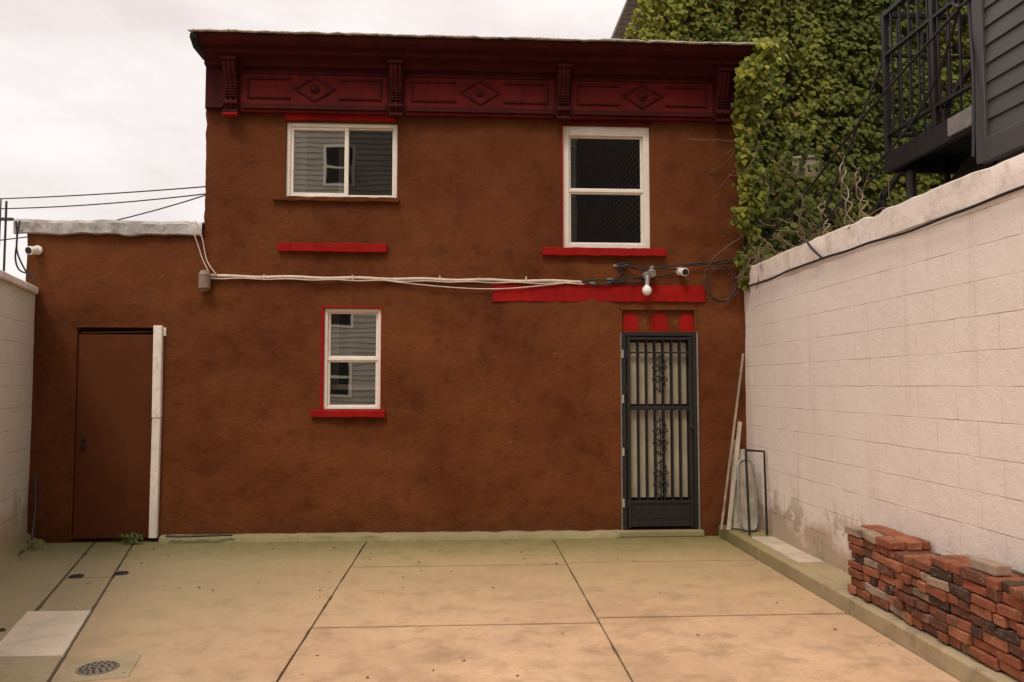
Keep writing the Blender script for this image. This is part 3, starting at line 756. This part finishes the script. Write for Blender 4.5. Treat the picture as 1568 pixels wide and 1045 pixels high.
# ------------------------------------------------------------------ siding building and balcony
SB=empty("dark_siding_building"); mb=MB()
z=3.22
while z<9:
    mb.poly_extrude_y([(3.32,z),(3.30,z),(3.315,z+.118),(3.335,z+.118)],-6,4.74); z+=.12
mb.box(3.33,8,-6,4.74,3.2,9); 
mb.obj("lap_siding",M_sid,SB)
mb=MB(); mb.box(3.285,3.36,4.70,4.80,3.08,9); mb.box(3.27,3.4,-6,4.695,3.07,3.215); mb.box(3.35,8,-6,4.7,2.9,3.065); mb.obj("trim",M_sid,SB,.005)
BL=empty("iron_balcony"); mb=MB()
X=3.5;Y0,Y1=4.86,6.25
mb.box(X-.02,X+.03,Y0,Y1,3.42,3.58); mb.box(X+.03,5.0,Y1-.05,Y1,3.42,3.58); mb.box(X+.03,5.0,Y0,Y1-.05,3.55,3.575)
for y in (Y1-.03,5.55,4.92): mb.box(X-.022,X+.022,y-.022,y+.022,3.58,4.74)
mb.box(X+1.46,X+1.5,Y1-.05,Y1-.01,3.58,4.74)
for z,t in ((4.74,.04),(4.40,.025),(3.72,.025)):
    mb.box(X-.02,X+.02,Y0,Y1,z,z+t); mb.box(X+.02,5.0,Y1-.05,Y1-.02,z,z+t)
for k in range(1,11):
    y=Y0+(Y1-Y0)*k/11; mb.box(X-.008,X+.008,y-.008,y+.008,3.74,4.74)
for k in range(1,14):
    x=X+1.5*k/14; mb.box(x-.008,x+.008,Y1-.043,Y1-.027,3.74,4.74)
mb.obj("railing_and_deck",M_blk,BL,.002)
mb=MB(); mb.box(X-.045,X-.021,4.9,5.35,3.44,3.57); mb.obj("galvanised_plate",M_grey,BL,.003)
mb=MB()
for xx in (4.0,4.9): mb.box(xx,xx+.06,4.9,7.6,3.1,3.3,rot=Matrix.Rotation(rad(-28),3,'X'))
for k in range(8): mb.box(4.06,4.9,7.2-k*.28,7.45-k*.28,2.60+k*.149,2.63+k*.149)
for k in range(5): mb.box(3.98,4.02,5.2+k*.5,5.23+k*.5,3.65-k*.27,4.6-k*.27)
mb.box(3.98,4.02,4.9,7.6,3.95,4.0,rot=Matrix.Rotation(rad(-28),3,'X'))
mb.cyl((3.62,6.1,0),(3.62,6.1,3.4),.04); mb.cyl((4.9,6.1,0),(4.9,6.1,3.4),.04)
mb.obj("stair",M_iron2,BL)
tube("balcony_cables",[[(3.3,4.9,4.25),(3.42,5.3,3.95),(3.45,5.8,3.65),(3.3,6.4,3.35),(3.2,7.0,3.05)],[(3.28,4.8,4.9),(3.3,4.85,4.2),(3.26,4.75,3.6),(3.2,4.7,3.1)],
  [(3.32+.0,4.86+.09*math.cos(a*.5),4.28+.10*math.sin(a*.5)) for a in range(26)],[(3.28,4.86+.12*math.cos(a*.5),4.25+.08*math.sin(a*.5)) for a in range(26)],
  [(3.5,6.25,4.4),(3.3,6.6,3.6),(3.25,6.9,3.2)],[(3.5,6.2,3.5),(3.3,6.7,3.2),(3.2,7.4,3.0)],[(3.3,4.85,4.2),(3.35,5.6,4.1),(3.35,6.6,3.85),(3.3,7.4,3.5),(3.2,8.3,3.15)]],.011,M_cable,kind='NURBS')

# ------------------------------------------------------------------ electrics on the facade
cd=empty("electrical_conduit")
tube("pipe",[[(-2.80+4.07*k/40,8.565,2.83-.03*k/40+.006*math.sin(k*.9)) for k in range(41)]],.017,M_wcable,cd)
tube("small_wire",[[(-2.8+4.1*k/40,8.55,2.805-.03*k/40-.006*math.sin(k*1.3)) for k in range(41)],
   [(-.95,8.55,2.80),(-.5,8.55,2.745),(.1,8.55,2.705),(.5,8.55,2.715),(.9,8.55,2.76),(1.25,8.55,2.80)]],.006,M_wcable,cd,kind='NURBS')
tube("drop_wires",[[(-2.93,8.52,3.42),(-2.86,8.55,3.25),(-2.84,8.56,3.1),(-2.80,8.56,2.95),(-2.70,8.56,2.84)],[(-2.95,8.52,3.30),(-2.90,8.56,3.15),(-2.86,8.56,3.0),(-2.78,8.56,2.86)]],.006,M_wcable,cd,kind='NURBS')
mb=MB()
for x in (-2.2,-1.25,-.3,.65): mb.box(x-.008,x+.008,8.545,8.60,2.80,2.85)
mb.obj("clips",M_wcable,cd,.002)
eb=empty("electrical_box"); mb=MB(); mb.cyl((-2.825,8.54,2.69),(-2.825,8.54,2.83),.062,n=20); mb.cyl((-2.825,8.54,2.83),(-2.825,8.54,2.885),.068,.045,n=20); mb.cyl((-2.825,8.54,2.66),(-2.825,8.54,2.69),.035,.05,n=16); mb.cyl((-2.77,8.56,2.83),(-2.70,8.56,2.83),.026,n=12); mb.obj("meter_can",simple("aged_box",(.24,.17,.12),.6,.2,20,.001,dirt=(.12,.05,.02)),eb,.004)
lb=empty("bare_bulb_lamp"); mb=MB()
mb.cyl((1.995,8.58,2.88),(1.995,8.50,2.86),.045,n=18); mb.cyl((1.995,8.50,2.87),(1.98,8.47,2.75),.024,.026,n=14); mb.cyl((2.06,8.56,2.93),(2.04,8.47,2.88),.03,.045,n=16,m=0); mb.cyl((2.02,8.58,2.9),(2.06,8.52,2.97),.022,n=12)
mb.obj("socket",M_grey,lb,.003)
bm=bmesh.new(); bmesh.ops.create_uvsphere(bm,u_segments=24,v_segments=16,radius=.052)
for vv in bm.verts:
    if vv.co.z>0: vv.co.z*=1.35; k_=max(0,(vv.co.z-.03)/.04); vv.co.x*=1-.45*min(1,k_)*.9; vv.co.y*=1-.45*min(1,k_)*.9
me=bpy.data.meshes.new("bulb"); bm.to_mesh(me); bm.free(); me.materials.append(M_bulb)
for p_ in me.polygons: p_.use_smooth=True
o=bpy.data.objects.new("bulb",me); C.objects.link(o); o.parent=lb; o.location=(1.975,8.455,2.69)
def seccam(x,z,rz,y=8.6):
    e=empty("security_camera",(x,y,z)); mb=MB()
    mb.cyl((0,0,0),(0,-.035,0),.05,.045,n=24,m=0); mb.cyl((0,-.03,0),(0,-.07,-.005),.02,n=14,m=0)
    mb.cyl((0,-.045,-.01),(.02*rz,-.15,-.03),.042,.046,n=24,m=0); mb.cyl((.02*rz,-.15,-.03),(.0212*rz,-.157,-.0315),.038,.036,n=24,m=1)
    mb.obj("body",[M_bulb,M_blk],e,.004,smooth=False)
seccam(2.385,2.93,1); seccam(-4.60,3.10,-1)
cb_=[]
cb_.append([(1.25,8.56,2.80),(1.4,8.55,2.83),(1.6,8.55,2.81),(1.8,8.55,2.84),(1.95,8.55,2.86)])
cb_.append([(1.28,8.55,2.78),(1.45,8.55,2.75),(1.7,8.55,2.80),(1.9,8.55,2.79),(2.1,8.55,2.86),(2.3,8.55,2.9)])
cb_.append([(1.6,8.55,2.8),(1.75,8.54,2.9),(1.68,8.54,3.0),(1.8,8.55,3.02),(1.85,8.55,2.93),(2.1,8.55,2.97),(2.35,8.55,2.94)])
cb_.append([(2.4,8.55,2.99),(2.6,8.55,3.03),(2.8,8.55,3.0),(3.0,8.55,3.04),(3.1,8.5,2.98)])
cb_.append([(2.05,8.55,2.95),(2.3,8.55,3.0),(2.6,8.55,2.99),(2.9,8.55,3.05),(3.12,8.5,3.1)])
cb_.append([(1.65,8.55,3.0),(1.9,8.53,2.97),(2.0,8.53,2.9)]); cb_.append([(1.70,8.54,3.02),(1.66,8.54,2.92),(1.78,8.54,2.86),(1.72,8.54,2.78),(1.6,8.54,2.8)])
cb_.append([(-4.80,8.52,3.4),(-4.76,8.5,3.2),(-4.79,8.5,3.0),(-4.74,8.5,2.85),(-4.60,8.5,2.83),(-4.56,8.5,2.75)])
cb_.append([(-4.76,8.52,3.4),(-4.79,8.5,3.15),(-4.73,8.5,2.95),(-4.62,8.5,2.78)])
tube("facade_cables",cb_,.009,M_cable,None,kind='NURBS')
mb=MB(); mb.box(1.63,1.79,8.57,8.60,2.97,3.0); mb.box(1.55,1.62,8.56,8.6,2.79,2.84); mb.box(1.36,1.42,8.56,8.6,2.77,2.82); mb.obj("cable_junction",M_grey,None,.004)
ring=[]
for k in range(5):
    a0=random.random()*6; rx=.13+.02*k; rz=.19+.012*k
    ring.append([(2.83+.02*math.sin(k*2)+rx*math.cos(a0+t*.27),8.55-.006*k,2.77+.015*k+rz*math.sin(a0+t*.27)) for t in range(26)])
tube("cable_coil",ring,.005,simple("brown_cable",(.06,.035,.025),.6),None)
ow=[]
for a,b_,sag in (((-9,12,4.4),(-2.87,9.0,3.93),.06),((-9,12,4.33),(-2.87,9.0,3.85),.12),((-9,11.5,3.75),(-2.87,9.0,3.86),.3)):
    a=Vector(a);b_=Vector(b_); ow.append([tuple(a.lerp(b_,k/16)-Vector((0,0,sag*4*(k/16)*(1-k/16)))) for k in range(17)])
tube("overhead_wires",ow,.008,M_cable)
ht=empty("service_mast"); mb=MB(); mb.cyl((-5.18,9.0,2.5),(-5.18,9.0,3.72),.012); mb.cyl((-5.24,9.0,3.2),(-5.24,9.0,3.75),.008); mb.box(-5.32,-5.1,8.98,9.02,3.5,3.53); mb.obj("mast",M_iron2,ht)

# ------------------------------------------------------------------ leaning junk at right corner
J=empty("leaning_boards")
def board(p0,p1,w,t,mat,name,wv=(1,0,0)):
    p0=Vector(p0);p1=Vector(p1);d=(p1-p0).normalized();wv=Vector(wv);wv=(wv-d*wv.dot(d)).normalized();n=d.cross(wv)
    vs=[p+wv*a*w/2+n*b_*t/2 for p in(p0,p1) for a,b_ in((-1,-1),(1,-1),(1,1),(-1,1))]
    o=mk(name,vs,[(0,3,2,1),(4,5,6,7),(0,1,5,4),(1,2,6,5),(2,3,7,6),(3,0,4,7)],mat,J,bevel=.003); fixn(o); return o
board((2.70,8.25,.12),(3.06,8.5,2.0),.022,.02,M_wood,"stake")
board((2.77,8.22,.12),(3.00,8.47,1.25),.045,.02,M_lath,"lath")
board((2.83,8.3,.12),(2.96,8.5,1.05),.07,.02,M_wood,"plank")
board((2.92,8.28,.12),(3.00,8.50,.95),.15,.02,M_lath,"panel")
pts=[]
for k in range(25):
    t=2*math.pi*k/24; pts.append((2.955+.095*math.copysign(abs(math.cos(t))**.5,math.cos(t)),8.10+.12*(.5+.5*math.sin(t)),.50+.36*math.copysign(abs(math.sin(t))**.5,math.sin(t))))
tube("old_sash_frame",[pts],.014,M_grey,J)
mk("old_sash_pane",[(p[0],p[1]+.004,p[2]) for p in pts[:-1]],[tuple(range(24))],simple("dusty_mirror",(.30,.26,.20),.3,.3,6,0,dirt=(.5,.45,.38)),J)
tube("black_screen_frame",[[(2.89,8.0,.98),(3.085,8.0,.965),(3.06,7.9,.13)],[(2.89,8.0,.98),(2.88,7.9,.13)]],.013,M_blk,J)
tube("iron_pipe",[[(-3.12,8.42,.085),(-3.0,8.43,.075),(-2.45,8.45,.085)]],.012,M_iron2)
tube("rusty_rod",[[(-4.38,8.25,.10),(-4.46,8.45,.35),(-4.50,8.5,.72)]],.012,M_iron2)

items=[]
for cx_,cy,n,s in ((-3.48,8.44,60,.08),(-4.35,8.2,26,.07),(-3.6,8.48,14,.06),(-4.5,7.95,16,.05),(1.62,8.42,10,.04)):
    for k in range(n):
        a=random.random()*6.28; r=random.random()*s*1.4
        items.append((Vector((cx_+r*math.cos(a),cy+r*math.sin(a)*.6,.03+random.random()*s*1.2)),Vector((math.cos(a)*.7,-.6+math.sin(a),.9)),random.uniform(.3,.8)*s*.7,Vector((.10,.15,.03))*random.uniform(.6,1.3)))
leafmesh("weeds",items,M_leaf)
items=[]
for k in range(130):
    x=random.uniform(-4.2,2.7); y=8.45-abs(random.gauss(0,.9)) if random.random()<.6 else random.uniform(3.5,8.3)
    items.append((Vector((x,y,.008)),Vector((random.gauss(0,.25),random.gauss(0,.25),1)),random.uniform(.01,.03),Vector((.20,.12,.05))*random.uniform(.3,1.3)))
leafmesh("fallen_leaves",items,M_leaf)

# ------------------------------------------------------------------ neighbour behind the viewer (seen in glass)
OB=empty("rear_apartment_building"); mb=MB(); mb.box(-9,9,-19,-13,0,12.6,0)
for x in(-8.0,-5.0,-1.6,1.6,5.2,7.8):
    for z in(1.2,3.9,6.6,9.4):
        mb.box(x-.62,x+.62,-12.998,-12.94,z,z+1.6,1); mb.box(x-.5,x+.5,-12.94,-12.92,z+.1,z+.74,2); mb.box(x-.5,x+.5,-12.94,-12.92,z+.84,z+1.5,2)
for k in range(1,60): mb.box(-9,9,-12.985,-12.97,k*.205,k*.205+.012,2)
mb.box(-9.2,9.2,-13.3,-12.8,12.5,12.9,1)
mb.obj("facade",[simple("cream_siding",(.50,.46,.39),.8,.15,1),M_white,M_gap],OB,0)

# ------------------------------------------------------------------ light
el,az=rad(56),rad(205)
w=bpy.data.worlds.new("World"); S.world=w; w.use_nodes=True; nt=w.node_tree
bg=nt.nodes["Background"]; bg.inputs[1].default_value=.15
sky=N(nt,"ShaderNodeTexSky"); sky.sky_type='NISHITA'; sky.sun_disc=False; sky.sun_elevation=el; sky.sun_rotation=az
sky.air_density=1.0; sky.dust_density=4
tc=nt.nodes.new("ShaderNodeTexCoord").outputs["Generated"]
sx,sy,sz=sepxyz(nt,tc)
cn=noisen(nt,stretched(nt,tc,(1,1,2.6)),3.0,6,.55)
cl=mix(nt,ramp(nt,cn,[(.33,0),(.62,1)]),(5.9,5.25,5.05),(7.3,6.85,6.7))
zen=maprange(nt,sz,.40,.95,1.0,2.1)
cl2=nt.nodes.new("ShaderNodeVectorMath"); cl2.operation='SCALE'; nt.links.new(cl,cl2.inputs[0]); nt.links.new(zen,cl2.inputs["Scale"])
nt.links.new(mix(nt,.93,sky.outputs[0],cl2.outputs[0]),bg.inputs[0])
sun=bpy.data.lights.new("sun","SUN"); sun.energy=1.5; sun.angle=rad(14); sun.color=(1,.89,.77)
so=bpy.data.objects.new("sun",sun); C.objects.link(so)
dirv=Vector((math.sin(az)*math.cos(el),math.cos(az)*math.cos(el),math.sin(el)))
so.rotation_euler=dirv.to_track_quat('Z','Y').to_euler()
S.view_settings.view_transform='Standard'; S.view_settings.look='None'; S.view_settings.exposure=0
